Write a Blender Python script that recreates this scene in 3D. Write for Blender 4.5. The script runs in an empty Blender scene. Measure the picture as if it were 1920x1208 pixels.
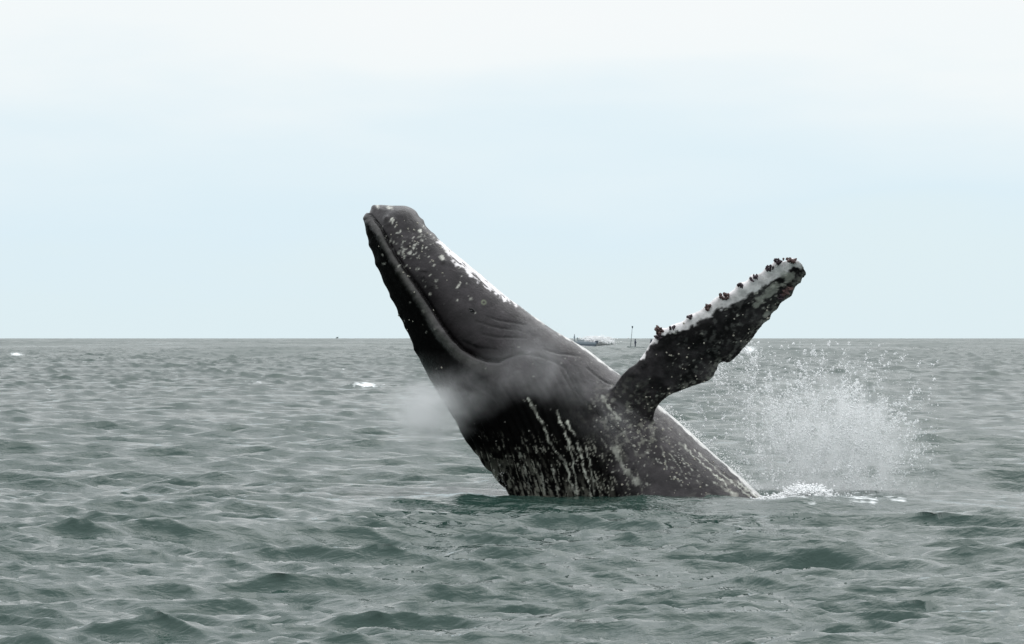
import bpy, math, random
import numpy as np
from mathutils import Vector
from mathutils.bvhtree import BVHTree
from mathutils.kdtree import KDTree

S = bpy.context.scene
random.seed(7)
RNG = np.random.default_rng(11)

# ------------------------------------------------------------------ camera
F, CX, HY, CH = 5800.0, 960.0, 634.0, 2.1        # focal length in photo pixels, horizon row, camera height
cam_d = bpy.data.cameras.new("camera")
cam = bpy.data.objects.new("camera", cam_d)
S.collection.objects.link(cam)
cam.location = (0, 0, CH)
cam.rotation_euler = (math.radians(90), 0, 0)
cam_d.sensor_width = 36
cam_d.lens = 36 * F / 1920
cam_d.shift_y = (HY - 604) / 1920
cam_d.clip_start = 0.5
cam_d.clip_end = 60000
cam_d.dof.use_dof = True
cam_d.dof.focus_distance = 40.5
cam_d.dof.aperture_fstop = 22.0
S.camera = cam

# ------------------------------------------------------------------ sky and sun (thin bright overcast)
SUN_EL, SUN_AZ = math.radians(50), math.radians(32)   # azimuth clockwise from +Y: behind the whale, to the right
w = bpy.data.worlds.new("World")
S.world = w
w.use_nodes = True
nt = w.node_tree
nt.nodes.clear()
def N(t, kind, **kw):
    n = t.nodes.new(kind)
    for k, v in kw.items():
        setattr(n, k, v)
    return n
out = N(nt, "ShaderNodeOutputWorld")
sky = N(nt, "ShaderNodeTexSky", sky_type='NISHITA', sun_disc=False)
sky.sun_elevation = SUN_EL
sky.sun_rotation = SUN_AZ
sky.dust_density = 2.0
bg1 = N(nt, "ShaderNodeBackground"); bg1.inputs[1].default_value = 0.06
nt.links.new(sky.outputs[0], bg1.inputs[0])
tc = N(nt, "ShaderNodeTexCoord")
sep = N(nt, "ShaderNodeSeparateXYZ")
nt.links.new(tc.outputs["Generated"], sep.inputs[0])
mp = N(nt, "ShaderNodeMapping"); mp.inputs["Scale"].default_value = (4.2, 4.2, 17)
nt.links.new(tc.outputs["Generated"], mp.inputs[0])
nz = N(nt, "ShaderNodeTexNoise"); nz.inputs["Scale"].default_value = 1.6; nz.inputs["Detail"].default_value = 5; nz.inputs["Roughness"].default_value = .5
nt.links.new(mp.outputs[0], nz.inputs[0])
ma = N(nt, "ShaderNodeMath", operation='MULTIPLY_ADD'); ma.inputs[1].default_value = 0.075; ma.inputs[2].default_value = -0.037
nt.links.new(nz.outputs["Fac"], ma.inputs[0])
ad = N(nt, "ShaderNodeMath", operation='ADD')
nt.links.new(sep.outputs[2], ad.inputs[0]); nt.links.new(ma.outputs[0], ad.inputs[1])
cr = N(nt, "ShaderNodeValToRGB")
e = cr.color_ramp.elements
e[0].position = 0.0; e[0].color = (.765, .895, .94, 1)
e[1].position = 1.0; e[1].color = (1.7, 1.76, 1.82, 1)
for p, c in ((.022, (.76, .895, .945)), (.040, (.745, .893, .972)), (.062, (.80, .92, .98)), (.090, (.93, .98, .995)), (.13, (.97, .99, .995)), (.35, (1.1, 1.13, 1.16))):
    q = e.new(p); q.color = (*c, 1)
nt.links.new(ad.outputs[0], cr.inputs[0])
bg2 = N(nt, "ShaderNodeBackground"); bg2.inputs[1].default_value = 1.0
nt.links.new(cr.outputs[0], bg2.inputs[0])
mx = N(nt, "ShaderNodeMixShader"); mx.inputs[0].default_value = 0.94
nt.links.new(bg1.outputs[0], mx.inputs[1]); nt.links.new(bg2.outputs[0], mx.inputs[2])
nt.links.new(mx.outputs[0], out.inputs[0])

sun_d = bpy.data.lights.new("sun", 'SUN')
sun_d.energy = .5
sun_d.angle = math.radians(60)
sun_d.color = (1.0, .98, .95)
sun = bpy.data.objects.new("sun", sun_d)
S.collection.objects.link(sun)
sdir = Vector((math.sin(SUN_AZ) * math.cos(SUN_EL), math.cos(SUN_AZ) * math.cos(SUN_EL), math.sin(SUN_EL)))
sun.rotation_euler = sdir.to_track_quat('Z', 'Y').to_euler()

S.view_settings.view_transform = 'Standard'
S.view_settings.look = 'None'
S.view_settings.exposure = 0.0
S.view_settings.gamma = 1.0
S.view_settings.use_curve_mapping = False
S.render.engine = 'CYCLES'
S.cycles.use_denoising = True
S.cycles.max_bounces = 8
S.cycles.volume_bounces = 6
S.cycles.volume_step_rate = 2.0
S.cycles.sample_clamp_indirect = 4
S.cycles.use_adaptive_sampling = True
S.cycles.adaptive_threshold = 0.01
S.render.filter_size = 1.7

# ------------------------------------------------------------------ helpers
def P(px, py, Y):
    return np.array(((px - CX) * Y / F, Y, CH - (py - HY) * Y / F))

def link(o, parent=None):
    S.collection.objects.link(o)
    if parent is not None:
        o.parent = parent
    return o

def mesh_np(name, V, quads=None, tris=None, mat=None, parent=None, smooth=True):
    me = bpy.data.meshes.new(name)
    V = np.asarray(V, dtype=np.float32)
    nq = 0 if quads is None else len(quads)
    ntr = 0 if tris is None else len(tris)
    me.vertices.add(len(V)); me.vertices.foreach_set("co", V.ravel())
    li = []; st = []; tot = []
    k = 0
    if nq:
        li.append(np.asarray(quads, np.int32).ravel()); st.append(np.arange(nq) * 4); k = nq * 4
    if ntr:
        li.append(np.asarray(tris, np.int32).ravel()); st.append(k + np.arange(ntr) * 3)
    li = np.concatenate(li); st = np.concatenate(st).astype(np.int32)
    me.loops.add(len(li)); me.loops.foreach_set("vertex_index", li)
    me.polygons.add(nq + ntr); me.polygons.foreach_set("loop_start", st)
    me.update(calc_edges=True)
    me.polygons.foreach_set("use_smooth", np.full(nq + ntr, smooth))
    if mat: me.materials.append(mat)
    o = bpy.data.objects.new(name, me)
    return link(o, parent)

def tag(o, label=None, cat=None, group=None, kind=None):
    if label: o["label"] = label
    if cat: o["category"] = cat
    if group: o["group"] = group
    if kind: o["kind"] = kind
    return o

def empty(name, loc, rz=0):
    o = bpy.data.objects.new(name, None)
    o.location = loc; o.rotation_euler = (0, 0, rz); o.empty_display_size = .2
    return link(o)

def hash2(i, j, seed):
    h = (i.astype(np.int64) * 374761393 + j.astype(np.int64) * 668265263 + seed * 1442695041) & 0xffffffff
    h = ((h ^ (h >> 13)) * 1274126177) & 0xffffffff
    return ((h ^ (h >> 16)) & 0xffff) / 65535.0

def vnoise(x, y, seed=0):
    i = np.floor(x); j = np.floor(y); a = x - i; b = y - j
    a = a * a * (3 - 2 * a); b = b * b * (3 - 2 * b)
    h00 = hash2(i, j, seed); h10 = hash2(i + 1, j, seed); h01 = hash2(i, j + 1, seed); h11 = hash2(i + 1, j + 1, seed)
    return (h00 * (1 - a) + h10 * a) * (1 - b) + (h01 * (1 - a) + h11 * a) * b

def fbm(x, y, seed=0, oct=4, rough=.5):
    v = 0; amp = 1; tot = 0
    for o_ in range(oct):
        v = v + amp * vnoise(x * 2 ** o_ + 17.3 * o_, y * 2 ** o_ - 9.1 * o_, seed + o_); tot += amp; amp *= rough
    return v / tot

def sstep(a, b, x):
    t = np.clip((x - a) / (b - a), 0, 1)
    return t * t * (3 - 2 * t)

def polydist(px, py, pts):
    """distance to a polyline, side (+ = left of travel on the page with y down ... sign of cross), fraction along"""
    pts = np.asarray(pts, float)
    best = np.full(px.shape, 1e9); side = np.zeros(px.shape); frac = np.zeros(px.shape)
    n = len(pts) - 1
    for k in range(n):
        a = pts[k]; d = pts[k + 1] - a; L2 = (d ** 2).sum()
        t = np.clip(((px - a[0]) * d[0] + (py - a[1]) * d[1]) / L2, 0, 1)
        ex = px - a[0] - t * d[0]; ey = py - a[1] - t * d[1]
        D = np.hypot(ex, ey)
        m = D < best
        best = np.where(m, D, best)
        side = np.where(m, np.sign(d[0] * (py - a[1]) - d[1] * (px - a[0])), side)
        frac = np.where(m, (k + t) / n, frac)
    return best, side, frac

def catmull(P_, n):
    P_ = np.asarray(P_, float); m = len(P_)
    t = np.linspace(0, m - 1 - 1e-6, n); i = t.astype(int); u = (t - i)[:, None]
    g = lambda k: P_[np.clip(k, 0, m - 1)]
    p0, p1, p2, p3 = g(i - 1), g(i), g(i + 1), g(i + 2)
    return .5 * (2 * p1 + (p2 - p0) * u + (2 * p0 - 5 * p1 + 4 * p2 - p3) * u ** 2 + (3 * p1 - p0 - 3 * p2 + p3) * u ** 3)

# ------------------------------------------------------------------ materials
def principled(name, col, rough=.5, **kw):
    m = bpy.data.materials.new(name); m.use_nodes = True
    b = m.node_tree.nodes["Principled BSDF"]
    b.inputs["Base Color"].default_value = (*col, 1)
    b.inputs["Roughness"].default_value = rough
    for k, v in kw.items():
        b.inputs[k.replace("_", " ")].default_value = v
    return m, b

def speckle(m, b, col, scale, amt=.35):
    t = m.node_tree
    c = N(t, "ShaderNodeTexCoord")
    n = N(t, "ShaderNodeTexNoise"); n.inputs["Scale"].default_value = scale; n.inputs["Detail"].default_value = 5
    t.links.new(c.outputs["Object"], n.inputs[0])
    r = N(t, "ShaderNodeMapRange"); r.inputs[3].default_value = 1 - amt; r.inputs[4].default_value = 1 + amt
    t.links.new(n.outputs["Fac"], r.inputs[0])
    v = N(t, "ShaderNodeVectorMath", operation='SCALE'); v.inputs[0].default_value = col
    t.links.new(r.outputs[0], v.inputs["Scale"])
    t.links.new(v.outputs[0], b.inputs["Base Color"])

def mat_water():
    m, b = principled("sea_water", (.022, .051, .041), .12)
    t = m.node_tree
    b.inputs["IOR"].default_value = 1.34
    c = N(t, "ShaderNodeTexCoord")
    # gust patches: calmer and rougher areas
    mp = N(t, "ShaderNodeMapping"); mp.inputs["Scale"].default_value = (.09, .022, .05)
    t.links.new(c.outputs["Object"], mp.inputs[0])
    g = N(t, "ShaderNodeTexNoise"); g.inputs["Scale"].default_value = 1.0; g.inputs["Detail"].default_value = 3
    t.links.new(mp.outputs[0], g.inputs[0])
    gr = N(t, "ShaderNodeMapRange"); gr.inputs[1].default_value = .3; gr.inputs[2].default_value = .7
    gr.inputs[3].default_value = .35; gr.inputs[4].default_value = 1.0
    t.links.new(g.outputs["Fac"], gr.inputs[0])
    n1 = N(t, "ShaderNodeTexNoise"); n1.inputs["Scale"].default_value = 3.6; n1.inputs["Detail"].default_value = 4; n1.inputs["Roughness"].default_value = .55; n1.inputs["Distortion"].default_value = .3
    n2 = N(t, "ShaderNodeTexNoise"); n2.inputs["Scale"].default_value = 11.0; n2.inputs["Detail"].default_value = 3; n2.inputs["Roughness"].default_value = .5
    m2 = N(t, "ShaderNodeMapping"); m2.inputs["Scale"].default_value = (.7, 1.25, 1); m2.inputs["Rotation"].default_value = (0, 0, .3)
    t.links.new(c.outputs["Object"], m2.inputs[0])
    t.links.new(m2.outputs[0], n1.inputs[0]); t.links.new(m2.outputs[0], n2.inputs[0])
    b1 = N(t, "ShaderNodeBump"); b1.inputs["Distance"].default_value = .07
    b2 = N(t, "ShaderNodeBump"); b2.inputs["Distance"].default_value = .012
    t.links.new(gr.outputs[0], b1.inputs["Strength"]); t.links.new(gr.outputs[0], b2.inputs["Strength"])
    t.links.new(n1.outputs["Fac"], b1.inputs["Height"]); t.links.new(n2.outputs["Fac"], b2.inputs["Height"])
    t.links.new(b1.outputs[0], b2.inputs["Normal"])
    t.links.new(b2.outputs[0], b.inputs["Normal"])
    # waves too small for the mesh at a given place become roughness there
    ro = N(t, "ShaderNodeAttribute", attribute_name="unresolved")
    rr_ = N(t, "ShaderNodeMapRange"); rr_.inputs[3].default_value = .06; rr_.inputs[4].default_value = .33
    t.links.new(ro.outputs["Fac"], rr_.inputs[0])
    mf = N(t, "ShaderNodeMapping"); mf.inputs["Scale"].default_value = (.035, .006, .05)
    t.links.new(c.outputs["Object"], mf.inputs[0])
    nf = N(t, "ShaderNodeTexNoise"); nf.inputs["Scale"].default_value = 1.0; nf.inputs["Detail"].default_value = 5; nf.inputs["Roughness"].default_value = .7
    t.links.new(mf.outputs[0], nf.inputs[0])
    nm = N(t, "ShaderNodeMapRange"); nm.inputs[1].default_value = .3; nm.inputs[2].default_value = .7; nm.inputs[3].default_value = .55; nm.inputs[4].default_value = 1.35
    t.links.new(nf.outputs["Fac"], nm.inputs[0])
    rm = N(t, "ShaderNodeMath", operation='MULTIPLY')
    t.links.new(rr_.outputs[0], rm.inputs[0]); t.links.new(nm.outputs[0], rm.inputs[1])
    t.links.new(rm.outputs[0], b.inputs["Roughness"])
    # foam
    fa = N(t, "ShaderNodeAttribute", attribute_name="foam")
    fb = bpy.data.materials  # noqa
    d = N(t, "ShaderNodeBsdfDiffuse"); d.inputs[0].default_value = (.82, .85, .85, 1)
    fn = N(t, "ShaderNodeTexNoise"); fn.inputs["Scale"].default_value = 5; fn.inputs["Detail"].default_value = 5
    t.links.new(c.outputs["Object"], fn.inputs[0])
    fm = N(t, "ShaderNodeMath", operation='MULTIPLY_ADD'); fm.inputs[1].default_value = 2.6; fm.inputs[2].default_value = -1.75
    t.links.new(fn.outputs["Fac"], fm.inputs[0])
    f2 = N(t, "ShaderNodeMath", operation='MULTIPLY_ADD'); f2.inputs[1].default_value = 1.25
    t.links.new(fa.outputs["Fac"], f2.inputs[0]); t.links.new(fm.outputs[0], f2.inputs[2])
    f3 = N(t, "ShaderNodeMath", operation='MULTIPLY', use_clamp=True); f3.inputs[1].default_value = 2.0
    t.links.new(f2.outputs[0], f3.inputs[0])
    fg = N(t, "ShaderNodeMath", operation='GREATER_THAN'); fg.inputs[1].default_value = .03
    t.links.new(fa.outputs["Fac"], fg.inputs[0])
    fs = N(t, "ShaderNodeMath", operation='MULTIPLY')
    t.links.new(f3.outputs[0], fs.inputs[0]); t.links.new(fg.outputs[0], fs.inputs[1])
    mix = N(t, "ShaderNodeMixShader")
    t.links.new(fs.outputs[0], mix.inputs[0])
    t.links.new(b.outputs[0], mix.inputs[1]); t.links.new(d.outputs[0], mix.inputs[2])
    t.links.new(mix.outputs[0], t.nodes["Material Output"].inputs[0])
    return m

def mat_skin():
    m, b = principled("whale_skin", (.05, .05, .05), .38, IOR=1.36)
    t = m.node_tree
    a = N(t, "ShaderNodeVertexColor", layer_name="tone")
    c = N(t, "ShaderNodeTexCoord")
    n = N(t, "ShaderNodeTexNoise"); n.inputs["Scale"].default_value = 9; n.inputs["Detail"].default_value = 6; n.inputs["Roughness"].default_value = .6
    t.links.new(c.outputs["Object"], n.inputs[0])
    r = N(t, "ShaderNodeMapRange"); r.inputs[1].default_value = .3; r.inputs[2].default_value = .7; r.inputs[3].default_value = .72; r.inputs[4].default_value = 1.25
    t.links.new(n.outputs["Fac"], r.inputs[0])
    v = N(t, "ShaderNodeVectorMath", operation='SCALE')
    t.links.new(a.outputs[0], v.inputs[0]); t.links.new(r.outputs[0], v.inputs["Scale"])
    t.links.new(v.outputs[0], b.inputs["Base Color"])
    t.links.new(a.outputs["Alpha"], b.inputs["Specular IOR Level"])
    n2 = N(t, "ShaderNodeTexNoise"); n2.inputs["Scale"].default_value = 5; n2.inputs["Detail"].default_value = 4
    t.links.new(c.outputs["Object"], n2.inputs[0])
    r2 = N(t, "ShaderNodeMapRange"); r2.inputs[1].default_value = .3; r2.inputs[2].default_value = .7; r2.inputs[3].default_value = .13; r2.inputs[4].default_value = .42
    t.links.new(n2.outputs["Fac"], r2.inputs[0]); t.links.new(r2.outputs[0], b.inputs["Roughness"])
    n3 = N(t, "ShaderNodeTexNoise"); n3.inputs["Scale"].default_value = 30; n3.inputs["Detail"].default_value = 4
    t.links.new(c.outputs["Object"], n3.inputs[0])
    bp = N(t, "ShaderNodeBump"); bp.inputs["Distance"].default_value = .012; bp.inputs["Strength"].default_value = .5
    t.links.new(n3.outputs["Fac"], bp.inputs["Height"]); t.links.new(bp.outputs[0], b.inputs["Normal"])
    return m

M_WATER = mat_water()
M_SKIN = mat_skin()
def simple(name, col, rough=.5, scale=6, amt=.3, **kw):
    m, b = principled(name, col, rough, **kw); speckle(m, b, col, scale, amt); return m
M_BARN = simple("barnacle_shell", (.42, .40, .34), .8, 40, .4)
M_GOOSE = simple("stalked_barnacle", (.085, .048, .044), .6, 30, .6)
M_GOOSE_D = simple("dark_stalked_barnacle", (.032, .018, .026), .5, 30, .5)
M_EYE = simple("eye_wet", (.006, .006, .008), .08, 40, .3)
M_LID = simple("eye_lid", (.018, .016, .017), .4, 30, .4)
M_FOAM = simple("sea_foam", (.92, .93, .93), .8, 3, .04)
M_HULL = simple("hull_paint_grey", (.17, .21, .24), .4, 1, .12)
M_HULL2 = simple("hull_paint_pale", (.14, .18, .175), .45, 1, .12)
M_HULLD = simple("hull_bottom_dark", (.10, .12, .15), .5, 1, .15)
M_WHITE = simple("boat_fittings_white", (.45, .5, .52), .4, 1, .06)
M_DARKM = simple("motor_cowl_dark", (.09, .11, .14), .4, 3, .2)
M_GLASS = simple("windscreen_tint", (.10, .13, .17), .1, 3, .1)
M_JACK = simple("navy_clothing", (.020, .030, .060), .85, 8, .3)
M_JACK2 = simple("pale_blue_clothing", (.22, .28, .32), .85, 8, .2)
M_FACE = simple("person_skin", (.16, .11, .10), .6, 8, .1)
M_POLE = simple("mast_metal", (.10, .12, .13), .4, 3, .2)
M_BIRD = simple("dark_plumage", (.05, .075, .075), .8, 9, .3)
def mat_drop():
    m = bpy.data.materials.new("spray_drops"); m.use_nodes = True
    t = m.node_tree; t.nodes.clear()
    o = N(t, "ShaderNodeOutputMaterial")
    d = N(t, "ShaderNodeBsdfDiffuse"); d.inputs[0].default_value = (.96, .97, .97, 1)
    tr = N(t, "ShaderNodeBsdfTranslucent"); tr.inputs[0].default_value = (.96, .97, .97, 1)
    mx_ = N(t, "ShaderNodeMixShader"); mx_.inputs[0].default_value = .5
    t.links.new(d.outputs[0], mx_.inputs[1]); t.links.new(tr.outputs[0], mx_.inputs[2]); t.links.new(mx_.outputs[0], o.inputs[0])
    return m
M_DROP = mat_drop()

# ================================================================== WATER
def fft_tile(L, N_, lmin, lmax, rms, wind, spread, seed):
    r = np.random.default_rng(seed)
    k1 = np.fft.fftfreq(N_, L / N_) * 2 * np.pi
    kx, ky = np.meshgrid(k1, k1, indexing='ij')
    k = np.hypot(kx, ky); k[0, 0] = 1e-9
    kmin, kmax = 2 * np.pi / lmax, 2 * np.pi / lmin
    cosd = np.abs((kx * wind[0] + ky * wind[1]) / k)
    A = k ** -2.0 * (cosd ** spread + .06)
    A *= sstep(kmin * .7, kmin * 1.1, k) * (1 - sstep(kmax * .9, kmax * 1.3, k))
    ph = r.normal(size=(N_, N_)) + 1j * r.normal(size=(N_, N_))
    H = A * ph
    H[0, 0] = 0
    h = np.fft.ifft2(H)
    sc = rms / h.real.std()
    dx = np.fft.ifft2(-1j * kx / k * H).real * sc
    dy = np.fft.ifft2(-1j * ky / k * H).real * sc
    return (h.real * sc).astype(np.float32), dx.astype(np.float32), dy.astype(np.float32)

def samp(T, x, y, L):
    n = T[0].shape[0]
    u = (x / L) % 1 * n; v = (y / L) % 1 * n
    i = u.astype(int); j = v.astype(int); a = (u - i); b = (v - j)
    i %= n; j %= n; i2 = (i + 1) % n; j2 = (j + 1) % n
    w00 = (1 - a) * (1 - b); w10 = a * (1 - b); w01 = (1 - a) * b; w11 = a * b
    return [t[i, j] * w00 + t[i2, j] * w10 + t[i, j2] * w01 + t[i2, j2] * w11 for t in T]

# tile size, band, height rms, wind direction, spreading power, seed
BANDS = [(17.0, .13, .38, .0112, (-.35, -.94), 2.5, 3),
         (67.0, .38, 1.2, .036, (-.22, -.97), 6.0, 5),
         (241.0, 1.2, 4.5, .048, (.28, -.95), 4.5, 8),
         (911.0, 4.5, 30.0, .095, (.45, -.90), 3.0, 13),
         (3701.0, 30.0, 130.0, .13, (.3, -.95), 2.0, 17)]

# hand-placed crests: photo column, photo row of the top, height, half-width in photo pixels
CRESTS = [(1392, 1098, .17, 62), (1100, 1190, .16, 85), (1221, 1195, .07, 14), (500, 810, .12, 75), (545, 1066, .07, 75),
          (425, 974, .10, 60), (790, 976, .11, 70), (735, 945, .08, 40), (170, 1126, .12, 60), (905, 1102, .08, 60), (1470, 1064, .08, 60), (1880, 960, .10, 45),
          (230, 744, .10, 40), (120, 984, .07, 60), (1020, 1022, .07, 60), (1640, 956, .06, 60), (680, 728, .28, 45),
          (25, 668, .5, 30), (478, 718, .2, 28), (1290, 1030, .08, 55), (615, 1016, .07, 60), (1500, 1138, .06, 40), (290, 750, .1, 40), (1780, 770, .15, 60), (1700, 905, .12, 50)]
# the long swell crest that hides the whale's waterline: column, row
FRONT = [(560, 946), (700, 940), (870, 929), (930, 934), (965, 932), (1060, 938), (1110, 939), (1160, 936), (1215, 930), (1270, 935), (1380, 939),
         (1430, 941), (1475, 937), (1530, 930), (1580, 934), (1660, 938), (1740, 940), (1900, 946)]
YF = 38.4

def water():
    rows = [1.2 * (18 / 1.2) ** (i / 34) for i in range(34)]
    r = 18.0
    while r < 600: rows.append(r); r *= 1.0029
    while r < 3000: rows.append(r); r *= 1.005
    while r < 16000: rows.append(r); r *= 1.02
    rows.append(16000.0)
    R = np.array(rows)
    inner = np.linspace(-.225, .225, 560)
    sd = np.geomspace(.0012, 1, 58)
    sd = .225 + (math.pi - .225) * (sd - sd[0]) / (sd[-1] - sd[0])
    sd = sd[1:]
    ang = np.concatenate((-sd[::-1], inner, sd))
    A, RR = np.meshgrid(ang, R)
    X = RR * np.sin(A); Y = RR * np.cos(A)
    dr = np.gradient(R)[:, None] * np.ones_like(A)
    da = RR * np.gradient(ang)[None, :]
    sp = np.maximum(dr, da)
    Z = np.zeros_like(X); DX = np.zeros_like(X); DY = np.zeros_like(X)
    calm = np.ones_like(X)
    # inside this corridor the placed crest rules
    pxl = CX + X / np.maximum(Y, 1) * F
    calm -= .45 * sstep(35.8, 37.4, Y) * (1 - sstep(42.5, 44.5, Y)) * sstep(500, 800, pxl) * (1 - sstep(1750, 2000, pxl))
    gust = .75 + .5 * fbm(X * .045 + 3, Y * .02, 77, 3)
    for (L, l0, l1, rms, wd, spd, sd_) in BANDS:
        T = fft_tile(L, 512, l0, l1, rms, wd, spd, sd_)
        fade = 1 - sstep(l1 * .18, l1 * .5, sp)
        if l0 > 20: fade = sstep(90, 500, RR)
        elif l0 > 4: fade = 1 + .5 * sstep(200, 1200, RR)
        elif l0 > 1: fade = np.maximum(fade, (.9 + .6 * sstep(60, 300, RR)) * (1 - .6 * sstep(1500, 9000, RR)) * (np.abs(A) < .25))
        elif l0 > .3: fade = np.maximum(fade, (.8 + .7 * sstep(60, 250, RR)) * (1 - sstep(500, 1500, RR)) * (np.abs(A) < .25))
        h, dx, dy = samp(T, X + 31.7 * L, Y + 11.3 * L, L)
        if l0 > 1: fade = fade * (1 - .35 * (1 - sstep(24, 60, RR)))
        amp = fade * calm * (gust if l1 < 5 else 1)
        Z += h * amp
        ch = .85 if l1 < 2 else .95
        DX += dx * amp * ch; DY += dy * amp * ch
    foam = np.zeros_like(X)
    for (cx, cy, hh, wpx) in CRESTS:
        hh *= .42; wpx *= 1.1
        Yc = (CH - hh) * F / (cy - HY)
        xc = (cx - CX) * Yc / F; wx = wpx * Yc / F
        sel = (np.abs(X - xc) < 4 * wx + .1) & (np.abs(Y - Yc) < 12 * hh + 2)
        x = (X[sel] - xc) / wx; y = Y[sel] - Yc + .25 * (X[sel] - xc) + .10 * np.sin(3 * x + cx)
        wf, wb = 1.9 * hh, 6.5 * hh
        g = np.exp(-x * x) * np.where(y < 0, np.exp(-(y / wf) ** 2), 1 / (1 + (y / wb) ** 2) ** 2)
        g = g * (.55 + .9 * fbm(X[sel] / wx * 1.1 + cx, Y[sel] * 2.5, 91, 3))
        Z[sel] = Z[sel] + hh * g
    fp = np.array(FRONT)
    rowf = np.interp(pxl, fp[:, 0], fp[:, 1])
    zt = CH - (rowf - HY) * YF / F
    edge = sstep(480, 800, pxl) * (1 - sstep(1760, 2000, pxl)) * (Y > 5)
    y = Y - YF + .12 * np.sin(X * 2.3) + .18 * np.sin(X * .9 + 1)
    g = np.where(y < 0, np.exp(-(y / .55) ** 2), np.exp(-(y / 1.0) ** 2)) * edge
    Z = Z * (1 - .75 * g) + (zt + .07 * (fbm(X * 2.6, Y * 1.2, 5, 4, .6) - .5)) * g
        # whitecaps: column, row, half-width, half-depth px
    for (cx, cy, wpx, dpx, st) in [(688, 721, 26, 3.5, 1.1), (655, 725, 16, 2, .6), (30, 664, 12, 3, 1.0), (476, 717, 16, 2.2, .75), (648, 692, 5, 2, .6), (91, 731, 8, 2, .6),
                                   (25, 692, 6, 1.5, .5), (1405, 655, 14, 8, .8), (155, 679, 6, 1.5, .5), (1470, 930, 60, 10, .5), (1620, 935, 110, 8, .38), (1560, 915, 130, 22, .3)]:
        Yc = CH * F / (cy - HY)
        ex = (pxl - cx) / wpx; prow = HY + (CH - Z) * F / np.maximum(Y, 1)
        ey = (prow - cy) / dpx
        m = np.exp(-ex ** 2 - ey ** 2) * st * (np.abs(Y - Yc) < .35 * Yc) * (Y > 5)
        foam = np.maximum(foam, m)
    foam *= (.35 + 1.3 * fbm(X * 3, Y * 1.2, 31, 3)) 
    lim = np.minimum(1, .0 + RR / 8)
    X2 = X - DX * lim; Y2 = Y - DY * lim
    V = np.stack((X2, Y2, Z), -1).reshape(-1, 3)
    nr, nc = X.shape
    idx = np.arange(nr * nc).reshape(nr, nc)
    q = np.stack((idx[:-1, :-1], idx[1:, :-1], idx[1:, 1:], idx[:-1, 1:]), -1).reshape(-1, 4)[:, ::-1]
    o = mesh_np("water", V, quads=q, mat=M_WATER)
    a = o.data.attributes.new("foam", 'FLOAT', 'POINT'); a.data.foreach_set("value", foam.ravel().astype(np.float32))
    un = np.clip(.15 * sstep(.05, .15, sp) + .72 * sstep(.10, .9, sp) + .13 * sstep(1, 8, sp), 0, 1)
    a = o.data.attributes.new("unresolved", 'FLOAT', 'POINT'); a.data.foreach_set("value", un.ravel().astype(np.float32))
    tag(o, "choppy grey green sea reaching to the horizon", None, None, "structure")
    return o
WATER = water()

# ================================================================== WHALE
WY = 41.0
LR = np.array([  # (left/ventral outline, right/dorsal outline) in photo pixels, snout to below the water
    (690, 396, 699, 387), (686, 406, 716, 384), (686, 424, 742, 388), (690, 452, 770, 393), (700, 488, 803, 431), (716, 528, 842, 466),
    (737, 572, 888, 504), (757, 612, 936, 545), (777, 655, 986, 583), (800, 704, 1040, 620), (830, 753, 1098, 655),
    (862, 806, 1152, 694), (893, 853, 1203, 733), (926, 893, 1256, 777), (958, 930, 1312, 826), (994, 972, 1368, 876),
    (1036, 1018, 1430, 932), (1100, 1085, 1500, 990), (1180, 1170, 1575, 1060), (1290, 1270, 1640, 1160)], float)
PROF = np.array([  # peak position u, ventral exponent, dorsal exponent, half-depth factor
    (.5, 2, 2, .50), (.45, 1.9, 2, .55), (.40, 1.7, 2.2, .62), (.34, 1.5, 2.3, .66), (.30, 1.4, 2.4, .66), (.28, 1.35, 2.4, .62),
    (.27, 1.3, 2.4, .57), (.27, 1.3, 2.3, .53), (.28, 1.3, 2.2, .50), (.31, 1.35, 2.1, .48), (.36, 1.45, 2.0, .47),
    (.42, 1.55, 2.0, .46), (.47, 1.6, 2.0, .46), (.50, 1.65, 2.0, .46), (.51, 1.7, 2, .46), (.51, 1.75, 2, .46),
    (.51, 1.8, 2, .46), (.51, 1.9, 2, .46), (.5, 2, 2, .46), (.5, 2, 2, .42)])
FL = np.array([  # flipper: leading edge, trailing edge, distance offset of leading edge, of trailing edge, half thickness
    (1128, 752, 1215, 812, .55, .55, .16), (1148, 722, 1228, 790, .80, .72, .15), (1166, 700, 1236, 766, .98, .86, .135), (1192, 678, 1256, 743, 1.06, .94, .125), (1216, 650, 1294, 727, 1.12, .98, .12),
    (1236, 622, 1334, 712, 1.18, 1.0, .115), (1264, 611, 1346, 684, 1.25, 1.07, .11), (1300, 592, 1376, 675, 1.33, 1.15, .10), (1335, 567, 1404, 646, 1.42, 1.24, .095),
    (1372, 549, 1431, 611, 1.52, 1.35, .085), (1405, 527, 1454, 584, 1.62, 1.46, .075), (1437, 504, 1482, 556, 1.72, 1.58, .068), (1464, 489, 1499, 533, 1.8, 1.7, .062),
    (1484, 484, 1509, 517, 1.87, 1.8, .06), (1499, 487, 1511, 507, 1.9, 1.87, .05)], float)

def loft(rings, cap=True):
    n, m, _ = rings.shape
    idx = np.arange(n * m).reshape(n, m)
    a = idx[:-1]; b = idx[1:]
    q = np.stack((a, np.roll(a, -1, 1), np.roll(b, -1, 1), b), -1).reshape(-1, 4)
    V = rings.reshape(-1, 3)
    c0 = rings[0].mean(0); c1 = rings[-1].mean(0)
    V = np.vstack((V, c0, c1)); i0 = n * m; i1 = i0 + 1
    t0 = np.stack((np.full(m, i0), np.roll(idx[0], -1), idx[0]), -1)
    t1 = np.stack((np.full(m, i1), idx[-1], np.roll(idx[-1], -1)), -1)
    return V, q, np.vstack((t0, t1))

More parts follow.
